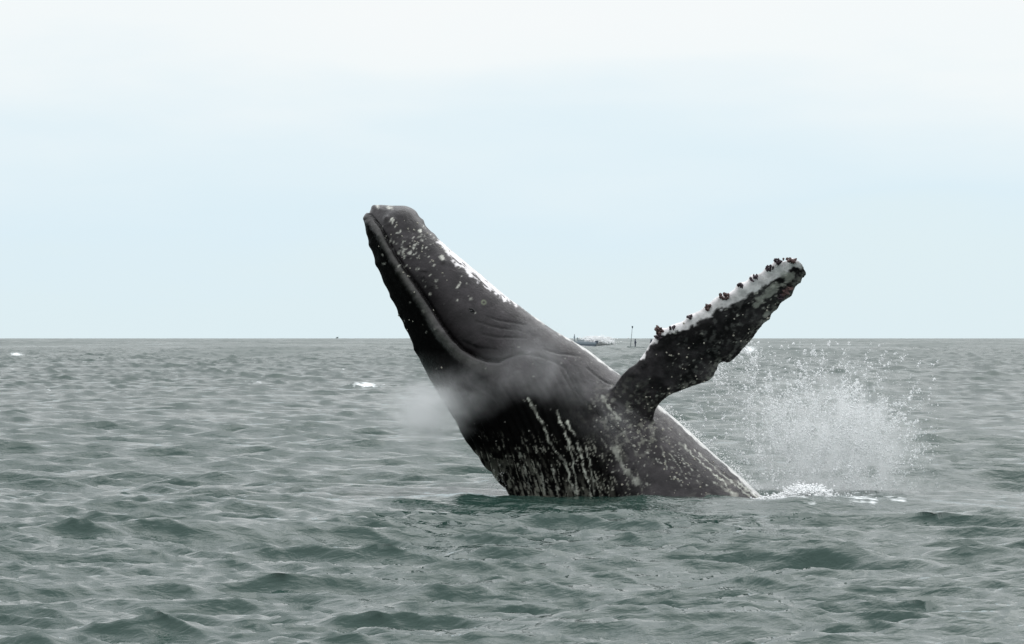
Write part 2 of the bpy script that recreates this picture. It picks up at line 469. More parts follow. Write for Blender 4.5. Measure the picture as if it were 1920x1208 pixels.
def body_rings():
    n = 150
    lr = catmull(LR, n); pr = catmull(PROF, n)
    th = np.linspace(0, np.pi, 41)
    R = []
    for (lx, ly, rx, ry), (um, p, q_, wf) in zip(lr, pr):
        A = P(lx, ly, WY); B = P(rx, ry, WY)
        Lh = np.linalg.norm(B - A); W = wf * Lh
        c = np.cos(th); s = np.abs(np.sin(th))
        c1 = np.abs(c)
        vent = c > 0       # th=0 -> ventral edge
        u = np.where(vent, um * (1 - c1 ** (2 / p)), um + (1 - um) * c1 ** (2 / q_))
        d = np.where(vent, W * s ** (2 / p), W * s ** (2 / q_))
        near = A + (B - A) * u[:, None] + np.array((0, -1, 0)) * d[:, None]
        far = A + (B - A) * u[:, None] + np.array((0, 1, 0)) * d[:, None]
        R.append(np.vstack((near, far[::-1][1:-1])))
    return np.array(R)

def flipper_rings():
    f = catmull(FL, 110)
    th = np.linspace(0, 2 * np.pi, 40, endpoint=False)
    R = []
    for (ax, ay, bx, by, oa, ob, tk) in f:
        A = P(ax, ay, WY - oa); B = P(bx, by, WY - ob)
        d = B - A
        nrm = np.cross(d, np.array((.7, 0, .7))); nrm /= np.linalg.norm(nrm)
        u = .5 - .5 * np.cos(th)
        foil = np.sign(np.sin(th)) * (np.abs(np.sin(th)) ** .8) * (1.15 - .75 * u)
        R.append(A + d * u[:, None] + nrm * (foil * tk)[:, None])
    return np.array(R)

def px_of(V):
    return CX + V[:, 0] / V[:, 1] * F, HY + (CH - V[:, 2]) / V[:, 1] * F

MOUTH = [(690, 399), (703, 415), (716, 433), (726, 452), (744, 482), (764, 512), (785, 541), (806, 572), (828, 607), (848, 634), (868, 654), (892, 668), (915, 676), (935, 677),
         (952, 671), (972, 664), (994, 664), (1018, 670), (1042, 679), (1060, 690), (1068, 708), (1078, 732), (1100, 755), (1130, 780), (1168, 806)]
MOUTH_MAIN = MOUTH[:14]
CREASES = [[(913, 594), (935, 601), (960, 605), (985, 611)], [(893, 602), (915, 610), (940, 616), (975, 620)], [(905, 627), (930, 632), (960, 633), (985, 634)],
           [(1100, 690), (1118, 705), (1135, 716), (1152, 722)], [(1020, 655), (1050, 664), (1085, 668)], [(870, 640), (895, 652), (930, 655)]]
STREAKS = [([(990, 748), (1000, 765), (1012, 785), (1022, 805), (1030, 828), (1042, 845), (1056, 862), (1064, 882), (1068, 902), (1080, 925)], 4.2, 1.0),
           ([(1043, 770), (1056, 800), (1066, 830), (1072, 860), (1078, 890), (1082, 920)], 2.8, .8),
           ([(1064, 790), (1078, 820), (1088, 850), (1096, 880), (1104, 910), (1108, 935)], 3.0, .8),
           ([(1098, 840), (1106, 870), (1112, 900), (1116, 930)], 2.2, .5), ([(1036, 880), (1042, 905), (1046, 930)], 2.5, .5),
           ([(1012, 870), (1016, 900), (1020, 925)], 2.5, .5), ([(975, 850), (985, 880), (992, 910), (998, 930)], 2.5, .4),
           ([(1150, 838), (1160, 860), (1175, 885), (1195, 905)], 9, .32),
           ([(1275, 830), (1300, 856), (1330, 880), (1358, 905), (1372, 925)], 3.5, .75),
           ([(1310, 850), (1340, 878), (1375, 905), (1405, 930)], 3.0, .65), ([(1255, 850), (1270, 870), (1280, 885)], 2.0, .55),
           ([(1280, 860), (1300, 882)], 1.8, .5), ([(1130, 745), (1145, 768), (1160, 785)], 6, .55), ([(1240, 835), (1246, 860), (1250, 880)], 2, .4),
           ([(1385, 905), (1425, 937)], 5, .7), ([(1340, 905), (1380, 930)], 5, .5)]
TUBERCLES = [(693, 460, .016, .05), (702, 497, .02, .06), (715, 533, .014, .06), (729, 560, .018, .05), (745, 592, .022, .055), (757, 617, .016, .05), (775, 658, .026, .06), (690, 436, .01, .05),
             (752, 393, .02, .13), (775, 402, .03, .10), (789, 417, .03, .05), (700, 388, .02, .04), (815, 440, .012, .05),
             (735, 470, .02, .03), (760, 480, .02, .03), (830, 490, .02, .03),
             (1238, 620, .05, .075), (1293, 595, .03, .05), (1319, 573, .035, .06), (1350, 547, .05, .075), (1389, 538, .035, .06), (1412, 519, .04, .06), (1439, 502, .035, .055), (1460, 493, .03, .055), (1483, 490, .025, .06), (1478, 548, .03, .06), (1440, 596, .025, .05), (1345, 690, .03, .07)]

def fix_mesh(V, E, it, wgt=None):
    n = len(V)
    deg = np.bincount(E.ravel(), minlength=n)[:, None].astype(float)
    for _ in range(it):
        acc = np.zeros_like(V)
        for ax in range(3):
            acc[:, ax] = np.bincount(E[:, 0], V[E[:, 1], ax], n) + np.bincount(E[:, 1], V[E[:, 0], ax], n)
        L = acc / deg - V
        V = V + .5 * L * (1 if wgt is None else wgt[:, None])
    return V

def whale():
    V1, q1, t1 = loft(body_rings())
    V2, q2, t2 = loft(flipper_rings())
    k = len(V1)
    raw = mesh_np("body", np.vstack((V1, V2)), quads=np.vstack((q1, q2 + k)), tris=np.vstack((t1, t2 + k)))
    md = raw.modifiers.new("m", 'REMESH'); md.mode = 'VOXEL'; md.voxel_size = .0175; md.adaptivity = 0
    dg = bpy.context.evaluated_depsgraph_get()
    me = bpy.data.meshes.new_from_object(raw.evaluated_get(dg))
    bpy.data.objects.remove(raw)
    n = len(me.vertices)
    V = np.empty(n * 3); me.vertices.foreach_get("co", V); V = V.reshape(-1, 3)
    E = np.empty(len(me.edges) * 2, np.int64); me.edges.foreach_get("vertices", E); E = E.reshape(-1, 2)
    V = fix_mesh(V, E, 4)
    # soften where the flipper grows out of the flank
    x, y = px_of(V)
    dj, _, _ = polydist(x, y, [(1140, 728), (1165, 712), (1200, 745), (1236, 772)])
    V = fix_mesh(V, E, 60, np.exp(-(dj / 26) ** 2) * (V[:, 1] < WY))
    me.vertices.foreach_set("co", V.astype(np.float32).ravel()); me.update()
    NR = np.empty(n * 3); me.vertices.foreach_get("normal", NR); NR = NR.reshape(-1, 3)
    x, y = px_of(V)
    near = sstep(.15, -.15, V[:, 1] - WY) if False else 1 - sstep(-.1, .25, V[:, 1] - WY)
    # which vertices are flipper
    lead = np.vstack((FL[1:, :2]))
    flp = sstep(0, 22, (x - 1165) * .62 - (y - 705) * .45 - 8)
    isfl = ((x - 1160) * .755 + (700 - y) * .655 + (0) > 30) & (x > 1160) & (y < 775) & (y < 700 + (x - 1160) * 1.0)
    body_r = np.interp(x, LR[3:, 2], LR[3:, 3])    # row of dorsal outline at this column
    isfl = (x > 1150) & (y < body_r - 3) | ((x > 1165) & (y < body_r + 22) & (V[:, 1] < WY - .55))
    fl = isfl.astype(float)
    bd = 1 - fl
    # ---- displacement
    D = np.zeros(n)
    dm, sm, fm = polydist(x, y, MOUTH_MAIN)
    dall, _, fa = polydist(x, y, MOUTH)
    side = sm   # sign: which side of the mouth line; travel is down the page
    vent = side > 0
    on = near * bd
    # lip of the lower jaw stands out, the upper jaw tucks in behind it
    inhead = (1 - sstep(655, 735, y)) * (1 - sstep(900, 960, x))
    D += on * inhead * np.where(vent, .030 * np.exp(-((dm - 10) / 10) ** 2) - .02 * sstep(20, 40, dm) * (1 - sstep(60, 110, dm)), -.020 * np.exp(-(dm / 16) ** 2))
    D -= on * .050 * np.exp(-(dm / 3.2) ** 2) * sstep(-.05, .12, fm)
    D -= on * .017 * np.exp(-(dall / 2.8) ** 2) * (fa > .5)
    for c in CREASES:
        d, _, f = polydist(x, y, c)
        D -= on * .011 * np.exp(-(d / 2.4) ** 2) * np.sin(np.pi * np.clip(f * .9 + .05, 0, 1)) ** .5
    # throat pleats
    s = x - np.interp(y, [680, 760, 850, 940, 1100], [-40, 0, 42, 72, 140]) + 1.5 * np.sin(y * .03)
    pleatzone = sstep(700, 770, y + .2 * (x - 900)) * (1 - sstep(1075, 1130, s))
    pl = np.abs(np.sin(s * np.pi / 15.5)) ** .6
    D += near * bd * pleatzone * .034 * (pl - .6)
    # shoulder swelling and soft muscle undulation
    D += near * bd * .018 * (fbm(x / 60, y / 60, 41, 3) - .5) * 2
    D += .006 * (fbm(x / 14 + 40 * (near < .5), y / 14, 43, 3) - .5) * 2
    for (cx, cy, h, r) in TUBERCLES:
        rp = r * F / WY
        d2 = ((x - cx) ** 2 + (y - cy) ** 2) / rp ** 2
        k_ = 1.0
        if h > .015 and 740 < cx < 795: k_ = sstep(-.1, .25, V[:, 1] - WY + .15)
        D += h * np.exp(-d2) * k_
    for _ in range(26):    # rows of small tubercles along the rostrum and lip
        f = random.random(); i = int(f * 11); bx = MOUTH_MAIN[i][0] + random.choice((-12, 26, 34)) + random.uniform(-5, 5); by = MOUTH_MAIN[i][1] + random.uniform(-12, 12)
        d2 = ((x - bx) ** 2 + (y - by) ** 2) / 3.6 ** 2
        D += near * bd * .014 * np.exp(-d2)
    # knobs and notches on the flipper edges
    dl, _, fl_l = polydist(x, y, FL[3:, :2]); dt, _, fl_t = polydist(x, y, FL[2:, 2:4])
    D += fl * .055 * (vnoise(fl_l * 19, fl_l * 0, 61) - .5) * np.exp(-(dl / 14) ** 2)
    D += fl * .034 * (vnoise(fl_t * 34, fl_t * 0, 67) - .5) * np.exp(-(dt / 9) ** 2) * sstep(.25, .4, fl_t)
    V = V + NR * D[:, None]
    me.vertices.foreach_set("co", V.astype(np.float32).ravel()); me.update()
    # ---- skin tone
    x, y = px_of(V)
    nz1 = fbm(x / 22, y / 22, 3, 5, .55); nz2 = fbm(x / 5, y / 5, 9, 3, .6); nz3 = fbm(x / 60, y / 60, 15, 3)
    xw = x + 5 * (nz2 - .5) + 6 * (fbm(x / 12, y / 12, 101, 3) - .5); yw = y + 5 * (fbm(x / 5, y / 5, 103, 3) - .5)
    C = np.empty((n, 3)); base = np.array((.033, .029, .031))
    C[:] = base
    C *= (.15 + 1.6 * nz1 ** 1.3)[:, None]
    ventral_zone = bd * inhead * (side > 0) * sstep(-4, 4, dm + 10 * (nz2 - .5) - np.interp(y, [400, 500, 600, 680], [8, 12, 18, 26]))
    # shaded underside of jaw and belly, painted near black in the skin tone
    bel = bd * sstep(700, 760, y) * (1 - sstep(1075, 1150, s + 50 * (nz1 - .5)))
    blk = np.clip(ventral_zone + bel, 0, 1)
    C = C * (1 - blk[:, None]) + np.array((.004, .004, .004)) * blk[:, None]
    # paler lip band
    lip = on * inhead * (side > 0) * np.exp(-((dm - np.interp(y, [400, 500, 600, 680], [5, 8, 12, 15])) / np.interp(y, [400, 600, 680], [3, 6, 9])) ** 2) * sstep(395, 440, y) * (.7 + .6 * nz2)
    C += np.array((.040, .042, .036)) * lip[:, None]
    # shade under the rostrum next to the mouth groove, painted into the tone
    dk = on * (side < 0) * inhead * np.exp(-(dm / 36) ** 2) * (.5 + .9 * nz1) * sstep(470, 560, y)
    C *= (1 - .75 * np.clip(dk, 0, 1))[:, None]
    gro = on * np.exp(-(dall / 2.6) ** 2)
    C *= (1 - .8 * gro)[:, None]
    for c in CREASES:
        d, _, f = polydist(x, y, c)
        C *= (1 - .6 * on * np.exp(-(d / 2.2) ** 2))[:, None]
    # flipper: dark blotchy underside with pale worn places
    fd = fl * sstep(.42, .62, fbm(x / 30 + 4, y / 24, 21, 4))
    C *= (1 - .6 * fd)[:, None]
    PALE = np.array((.36, .36, .30)); WHITE = np.array((.85, .82, .82))
    def paint(mask, col):
        nonlocal C
        m = np.clip(mask, 0, 1)[:, None]; C = C * (1 - m) + np.asarray(col) * m
    # flipper leading edge white
    wl = np.interp(fl_l, [0, .16, .2, .4, .6, .8, 1], [3, 5, 10, 17, 21, 27, 16])
    paint(fl * sstep(2.5, -2.5, dl - wl - 20 * (fbm(x / 11, y / 11, 33, 4, .6) - .5)) * (fl_l > .02), WHITE)
    for (cx, cy, rx, ry, a) in [(1446, 545, 20, 9, -.8), (1425, 562, 10, 7, -.8), (1418, 572, 8, 6, -.6), (1437, 590, 8, 5, -.8), (1480, 520, 12, 9, -.8), (1470, 515, 9, 8, 0)]:
        ca, sa = math.cos(a), math.sin(a); u_ = ((x - cx) * ca + (y - cy) * sa) / rx; v_ = (-(x - cx) * sa + (y - cy) * ca) / ry
        paint(fl * sstep(1.15, .5, u_ ** 2 + v_ ** 2 + 1.6 * (nz2 - .5)) * .6, (.42, .43, .38))
    # mottling at the shoulder and at the foot of the back
    paint(fl * sstep(.55, .72, fbm(x / 9 + y / 20, y / 7 - x / 22, 311, 4, .6)) * .28 * sstep(1230, 1330, x), (.22, .22, .21))
    paint(fl * np.exp(-(dt / 11) ** 2) * sstep(.5, .62, fbm(x / 4, y / 4, 313, 3, .6)) * .6, (.30, .30, .26))
    sh = np.exp(-((x - 1165) / 55) ** 2 - ((y - 760) / 40) ** 2) + np.exp(-((x - 1200) / 60) ** 2 - ((y - 815) / 40) ** 2) * .8
    paint(near * sh * sstep(.56, .68, fbm(x / 7, y / 7, 51, 3, .6)) * .65, (.26, .26, .22))
    ft = sstep(880, 930, y) * sstep(1270, 1380, x)
    paint(near * ft * sstep(.5, .62, fbm(x / 16 + y / 30, y / 8, 53, 3)) * .6, (.34, .33, .29))
    # worn belly edge near the water, streaked along the pleats
    we = sstep(830, 925, y) * (1 - sstep(985, 1060, x)) + .45 * sstep(880, 930, y) * (1 - sstep(1100, 1180, x))
    paint(near * bd * np.clip(we, 0, 1) * sstep(.48, .62, fbm(s / 5, y / 14, 57, 4, .6)) * .6, (.30, .30, .25))
    paint(near * bd * sstep(800, 860, y) * (1 - sstep(1100, 1170, s)) * sstep(.65, .74, fbm(s / 2.3, y / 15, 59, 3, .6)) * .7, (.34, .34, .29))
    for (pts, wd, st) in STREAKS:
        d, _, f = polydist(xw, yw, pts)
        brk = sstep(.40, .50, fbm(xw / 4, y / 16, 73, 3)) 
        paint(near * min(1, st * 1.3) * (.3 + .7 * brk) * sstep(1.1, .3, d / (wd * .6) / (.6 + .9 * vnoise(f * 14, f * 0, 75)) + 1.6 * (fbm(x / 4, y / 7, 71, 3, .6) - .5)), (.46, .47, .41))
    # wet highlight painted as streaky white on the back edge of the head
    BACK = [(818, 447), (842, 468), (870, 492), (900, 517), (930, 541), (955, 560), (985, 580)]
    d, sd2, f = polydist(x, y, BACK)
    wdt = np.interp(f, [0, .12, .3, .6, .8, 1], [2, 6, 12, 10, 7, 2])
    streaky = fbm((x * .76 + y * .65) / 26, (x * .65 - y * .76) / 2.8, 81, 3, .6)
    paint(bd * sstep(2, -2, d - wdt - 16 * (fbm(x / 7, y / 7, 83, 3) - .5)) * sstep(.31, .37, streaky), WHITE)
    # bright rim light painted into the skin along the back edge lower down
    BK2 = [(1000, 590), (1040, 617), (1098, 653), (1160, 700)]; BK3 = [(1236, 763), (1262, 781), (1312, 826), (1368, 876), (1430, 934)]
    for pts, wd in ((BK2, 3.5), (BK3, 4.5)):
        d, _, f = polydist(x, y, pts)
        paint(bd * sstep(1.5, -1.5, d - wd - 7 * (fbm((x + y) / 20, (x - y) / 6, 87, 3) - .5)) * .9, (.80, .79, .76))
    # small scars, dots and dashes
    tree = KDTree(n)
    flat = np.stack((x, y), 1)
    for i in np.nonzero(near > .5)[0]:
        tree.insert((x[i], y[i], 0), int(i))
    tree.balance()
    spots = []
    spk = .15 + .85 * sstep(.36, .52, fbm(x / 2.6, y / 2.6, 201, 2, .6))
    def scatter(cnt, x0, x1, y0, y1, r0, r1, a0, a1, el0, el1, br=(.3, .9)):
        for _ in range(cnt):
            spots.append((random.gauss((x0 + x1) / 2, (x1 - x0) / 3.2), random.gauss((y0 + y1) / 2, (y1 - y0) / 3.2), r0 * .7 + (r1 - r0 * .7) * random.random() ** 1.8, random.uniform(a0, a1), random.uniform(el0, el1), random.uniform(*br)))
    scatter(110, 725, 830, 410, 500, .9, 2.3, -.95, -.55, 1, 3.2)
    scatter(30, 790, 900, 470, 590, .9, 2.0, -1.4, -.4, 1, 2.5)
    scatter(14, 735, 840, 480, 640, 1.2, 3.0, .8, 1.2, 1, 2, (.2, .5))
    scatter(40, 930, 1150, 580, 760, .8, 1.8, -1, 1, 1, 2, (.15, .5))
    scatter(230, 1130, 1300, 740, 860, .7, 1.9, -1, 1.2, 1, 2, (.25, .75))
    scatter(200, 1180, 1420, 830, 940, .7, 2.0, .4, 1.2, 1, 2.6, (.25, .8))
    scatter(130, 930, 1150, 800, 940, .6, 1.3, 1.0, 1.5, 1, 3.5, (.2, .7))
    scatter(80, 1330, 1480, 520, 700, .6, 1.6, -1, .4, 1, 2.4, (.25, .7))
    scatter(40, 1230, 1340, 600, 740, .8, 1.8, -1, .6, 1, 3, (.2, .55))
    scatter(50, 1320, 1400, 650, 720, .8, 1.9, -1, .4, 1, 1.4, (.3, .7))
    scatter(90, 1400, 1500, 490, 620, .8, 3.2, -1, .4, 1, 2.4, (.3, .8))
    for q_ in [(731, 390, 5, .4, 1.6, 1), (707, 388, 4, .9, 1.5, .8), (787, 434, 3.6, .3, 1, 1), (768, 474, 4.2, 0, 1, .8), (828, 483, 5.5, .8, 1.2, .85), (776, 463, 3.5, -.6, 1.4, .9), (754, 464, 3.5, 0, 1, .7),
               (733, 412, 3, -1, 1.8, .9), (738, 415, 2.5, -1, 1.8, .9), (748, 436, 3, -.7, 2.2, .9), (860, 536, 3, -1.1, 2.4, .9), (818, 526, 2.6, -.6, 1.6, .9), (783, 505, 3, -1, 1.5, .8), (884, 561, 2.5, 0, 1.8, .8), (893, 587, 2.2, 0, 1, .9)]:
        spots.append(q_)
    for (cx, cy, r_, a, el, br) in spots:
        ca, sa = math.cos(a), math.sin(a)
        ids = [i for (_, i, _) in tree.find_range((cx, cy, 0), r_ * el + 2)]
        if not ids: continue
        ids = np.array(ids)
        u_ = ((xw[ids] - cx) * ca + (yw[ids] - cy) * sa) / (r_ * el); v_ = (-(xw[ids] - cx) * sa + (yw[ids] - cy) * ca) / r_
        m = np.clip(1.6 - 1.5 * (u_ ** 2 + v_ ** 2), 0, 1) * br * spk[ids]
        C[ids] = C[ids] * (1 - m[:, None]) + np.array((.55, .55, .49)) * m[:, None]
    # ring-shaped scar
    d = np.hypot(x - 907, y - 567); paint(near * bd * np.exp(-((d - 3.6) / 1.3) ** 2), (.16, .18, .12))
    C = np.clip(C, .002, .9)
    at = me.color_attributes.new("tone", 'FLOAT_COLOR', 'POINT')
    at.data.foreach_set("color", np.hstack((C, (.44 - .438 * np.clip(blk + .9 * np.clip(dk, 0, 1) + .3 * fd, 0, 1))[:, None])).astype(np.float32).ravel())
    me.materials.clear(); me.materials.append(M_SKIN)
    me.polygons.foreach_set("use_smooth", np.ones(len(me.polygons), bool))
    me.name = "body"
    root = empty("humpback_whale", (1.6, WY, 0))
    tag(root, "breaching dark humpback whale rising from the sea, head up and one long flipper raised", "whale")
    off = np.array((1.6, WY, 0))
    V = V - off
    me.vertices.foreach_set("co", V.astype(np.float32).ravel()); me.update()
    body = link(bpy.data.objects.new("body", me), root)
    # --- surface lookup for the pieces that grow on it
    F_ = [tuple(p.vertices) for p in me.polygons]
    bvh = BVHTree.FromPolygons([Vector(v) for v in V], F_)
    camp = Vector((0, 0, CH)) - Vector(off)
    def hit(px, py):
        d = Vector(P(px, py, WY)) - Vector(off) - camp
        d.normalize()
        r = bvh.ray_cast(camp, d)
        if r[0] is None:
            q = bvh.find_nearest(Vector(P(px, py, WY - (np.interp(px, FL[:, 0], FL[:, 4]) + .12 if px > 1200 else 0))) - Vector(off))
            return q[0], q[1]
        return r[0], r[1]
    return root, body, hit
WHALE, BODY, HIT = whale()

def shell_piece(c, nrm, r, h, rnd, seg=7):
    """one acorn barnacle: a small fluted crater"""
    nrm = Vector(nrm).normalized(); t = nrm.orthogonal().normalized(); b = nrm.cross(t)
    V = []; rings = ((1.0, -.2), (.82, .55), (.45, 1.0), (.28, .55))
    for (rr, hh) in rings:
        for k in range(seg):
            a = 2 * math.pi * k / seg; q = 1 + rnd.uniform(-.12, .12)
            V.append(Vector(c) + (t * math.cos(a) + b * math.sin(a)) * r * rr * q + nrm * h * hh)
    Q = []
    for i in range(3):
        for k in range(seg):
            Q.append((i * seg + k, i * seg + (k + 1) % seg, (i + 1) * seg + (k + 1) % seg, (i + 1) * seg + k))
    V.append(Vector(c) + nrm * h * .4)
    T = [(3 * seg + k, 3 * seg + (k + 1) % seg, 4 * seg) for k in range(seg)]
    return V, Q, T

def join_pieces(name, pieces, mat, parent, smooth=False):
    V = []; Q = []; T = []
    for v, q, t in pieces:
        k = len(V); V += [tuple(a) for a in v]
        Q += [tuple(i + k for i in f) for f in q]; T += [tuple(i + k for i in f) for f in t]
    return mesh_np(name, np.array(V), quads=np.array(Q) if Q else None, tris=np.array(T) if T else None, mat=mat, parent=parent, smooth=smooth)

rnd = random.Random(5)
small = []
for (cnt, x0, x1, y0, y1) in ((30, 725, 840, 405, 505), (45, 1150, 1290, 740, 850), (40, 1200, 1400, 850, 930), (16, 1340, 1470, 540, 690), (16, 1240, 1330, 610, 720), (10, 720, 820, 480, 640)):
    for _ in range(cnt):
        px_, py_ = rnd.gauss((x0 + x1) / 2, (x1 - x0) / 3.5), rnd.gauss((y0 + y1) / 2, (y1 - y0) / 3.5)
        c, nn = HIT(px_, py_)
        if nn.y < -.1:
            r_ = rnd.uniform(.006, .015)
            small.append(shell_piece(c, nn, r_, r_ * .8, rnd))
ob = join_pieces("barnacles", small, M_BARN, WHALE)
tag(ob, None, None, None, "stuff")

def goose_cluster(px_, py_, wpx, hpx, ang, mat, parent, outx=0, outy=0, n=9):
    c, nn = HIT(px_, py_)
    pcs = []
    s = (WY - 1.3) / F
    ca, sa = math.cos(ang), math.sin(ang)
    for k in range(n):
        a = rnd.uniform(0, 6.28); q = rnd.random() ** .5
        ux, uy = wpx * q * math.cos(a), hpx * q * math.sin(a)
        dx, dz = (ux * ca - uy * sa) * s, -(ux * sa + uy * ca) * s
        p = Vector(c) - Vector((outx, 0, outy)) * .026 + Vector((dx, rnd.uniform(-.07, -.01), dz))
        d = (Vector((outx, rnd.uniform(-.6, .2), outy)) + Vector((rnd.uniform(-.5, .5), 0, rnd.uniform(-.5, .5)))).normalized()
        L_ = rnd.uniform(.022, .046); t = d.orthogonal().normalized(); b = d.cross(t)
        V = []; seg = 6; prof = ((0, .45), (.3, .6), (.6, 1.0), (.85, .8), (1.0, .25)); r_ = rnd.uniform(.016, .026)
        for (h_, rr) in prof:
            for j in range(seg):
                an = 2 * math.pi * j / seg
                V.append(p + d * (h_ - .3) * L_ * 1.4 + (t * math.cos(an) + b * math.sin(an) * .7) * r_ * rr)
        Q = [(i * seg + j, i * seg + (j + 1) % seg, (i + 1) * seg + (j + 1) % seg, (i + 1) * seg + j) for i in range(4) for j in range(seg)]
        V.append(p + d * .75 * L_ * 1.4); T = [(4 * seg + j, 4 * seg + (j + 1) % seg, 5 * seg) for j in range(seg)]
        pcs.append((V, Q, T))
    return join_pieces("barnacle_cluster", pcs, mat, parent, True)

for (a, b_, w_, h_, an, mt, ox, oy, n_) in [
    (1236, 618, 9, 7, -.4, M_GOOSE, -.5, .7, 22), (1232, 630, 5, 9, 0, M_GOOSE_D, -.8, .3, 14), (1253, 608, 5, 2, -.3, M_GOOSE_D, -.3, .9, 5),
    (1292, 592, 4, 3, -.5, M_GOOSE_D, -.4, .8, 6), (1317, 569, 6, 4, -.3, M_GOOSE, -.4, .8, 11), (1349, 542, 10, 5, -.1, M_GOOSE, -.2, .9, 22),
    (1388, 533, 6, 2.5, 0, M_GOOSE_D, -.3, .9, 7), (1411, 514, 7, 4, -.4, M_GOOSE_D, -.3, .8, 11), (1438, 497, 7, 4, -.2, M_GOOSE_D, -.2, .9, 12),
    (1459, 488, 7, 4, .2, M_GOOSE_D, -.1, .9, 12), (1481, 486, 13, 3, .15, M_GOOSE, .1, .9, 16), (1474, 549, 8, 4, -.9, M_GOOSE, .8, -.3, 16), (1466, 558, 6, 3, -.9, M_GOOSE_D, .8, -.5, 8),
    (1483, 540, 4, 5, 0, M_GOOSE, .9, .1, 6)]:
    goose_cluster(a, b_, w_, h_, an, mt, WHALE, ox, oy, n_)

# eye: a wet dark ball behind folded lids
c, nn = HIT(884, 583)
def ball(name, c, r, mat, parent, sx=1, sy=1, sz=1, nu=14, nv=9):
    u = np.linspace(0, 2 * np.pi, nu, endpoint=False); v = np.linspace(0, np.pi, nv)
    R = np.array([[(r * sx * math.sin(b) * math.cos(a), r * sy * math.sin(b) * math.sin(a), r * sz * math.cos(b)) for a in u] for b in v[1:-1]])
    V, q, t = loft(R)
    return mesh_np(name, V + np.array(c), quads=q, tris=t, mat=mat, parent=parent)
eye = ball("eye", Vector(c) + nn * -.012, .026, M_EYE, WHALE)
for sgn in (1, -1):
    pts = []
    up = Vector((.8, 0, -.6)); pr = Vector((.6, 0, .8)) * sgn
    rg = []
    for k in range(9):
        a = -1 + 2 * k / 8
        cc = Vector(c) + up * a * .045 + pr * (.022 * (1 - a * a) + .003) + nn * .002
        rr = .009 * (1 - .7 * a * a) + .002
        rg.append([cc + (nn * math.cos(b) + pr * math.sin(b)) * rr for b in np.linspace(0, 2 * np.pi, 8, endpoint=False)])
    V_, q_, t_ = loft(np.array([[tuple(v) for v in r_] for r_ in rg]))
    mesh_np("eyelid", V_, quads=q_, tris=t_, mat=M_LID, parent=WHALE)

# ================================================================== SPRAY, FOAM, MIST
OCT_V = np.array([(1, 0, 0), (-1, 0, 0), (0, 1, 0), (0, -1, 0), (0, 0, 1), (0, 0, -1)], float)
OCT_T = np.array([(0, 2, 4), (2, 1, 4), (1, 3, 4), (3, 0, 4), (2, 0, 5), (1, 2, 5), (3, 1, 5), (0, 3, 5)])
def droplets(name, C, r, mat, stretch=None, jitter=.25):
    n = len(C)
    sh = OCT_V[None] * (r[:, None, None]) * (1 + RNG.uniform(-jitter, jitter, (n, 6, 1)))
    if stretch is not None: sh = sh * stretch[:, None, :]
    a = RNG.uniform(0, 6.28, n); ca, sa = np.cos(a)[:, None], np.sin(a)[:, None]
    X_, Z_ = sh[:, :, 0] * ca - sh[:, :, 2] * sa, sh[:, :, 0] * sa + sh[:, :, 2] * ca
    sh = np.stack((X_, sh[:, :, 1], Z_), -1)
    V = (C[:, None, :] + sh).reshape(-1, 3)
    T = (OCT_T[None] + (np.arange(n) * 6)[:, None, None]).reshape(-1, 3)
    return mesh_np(name, V, tris=T, mat=mat, smooth=True)

def to_world(px, py, Y):
    return np.stack(((px - CX) * Y / F, Y, CH - (py - HY) * Y / F), -1)

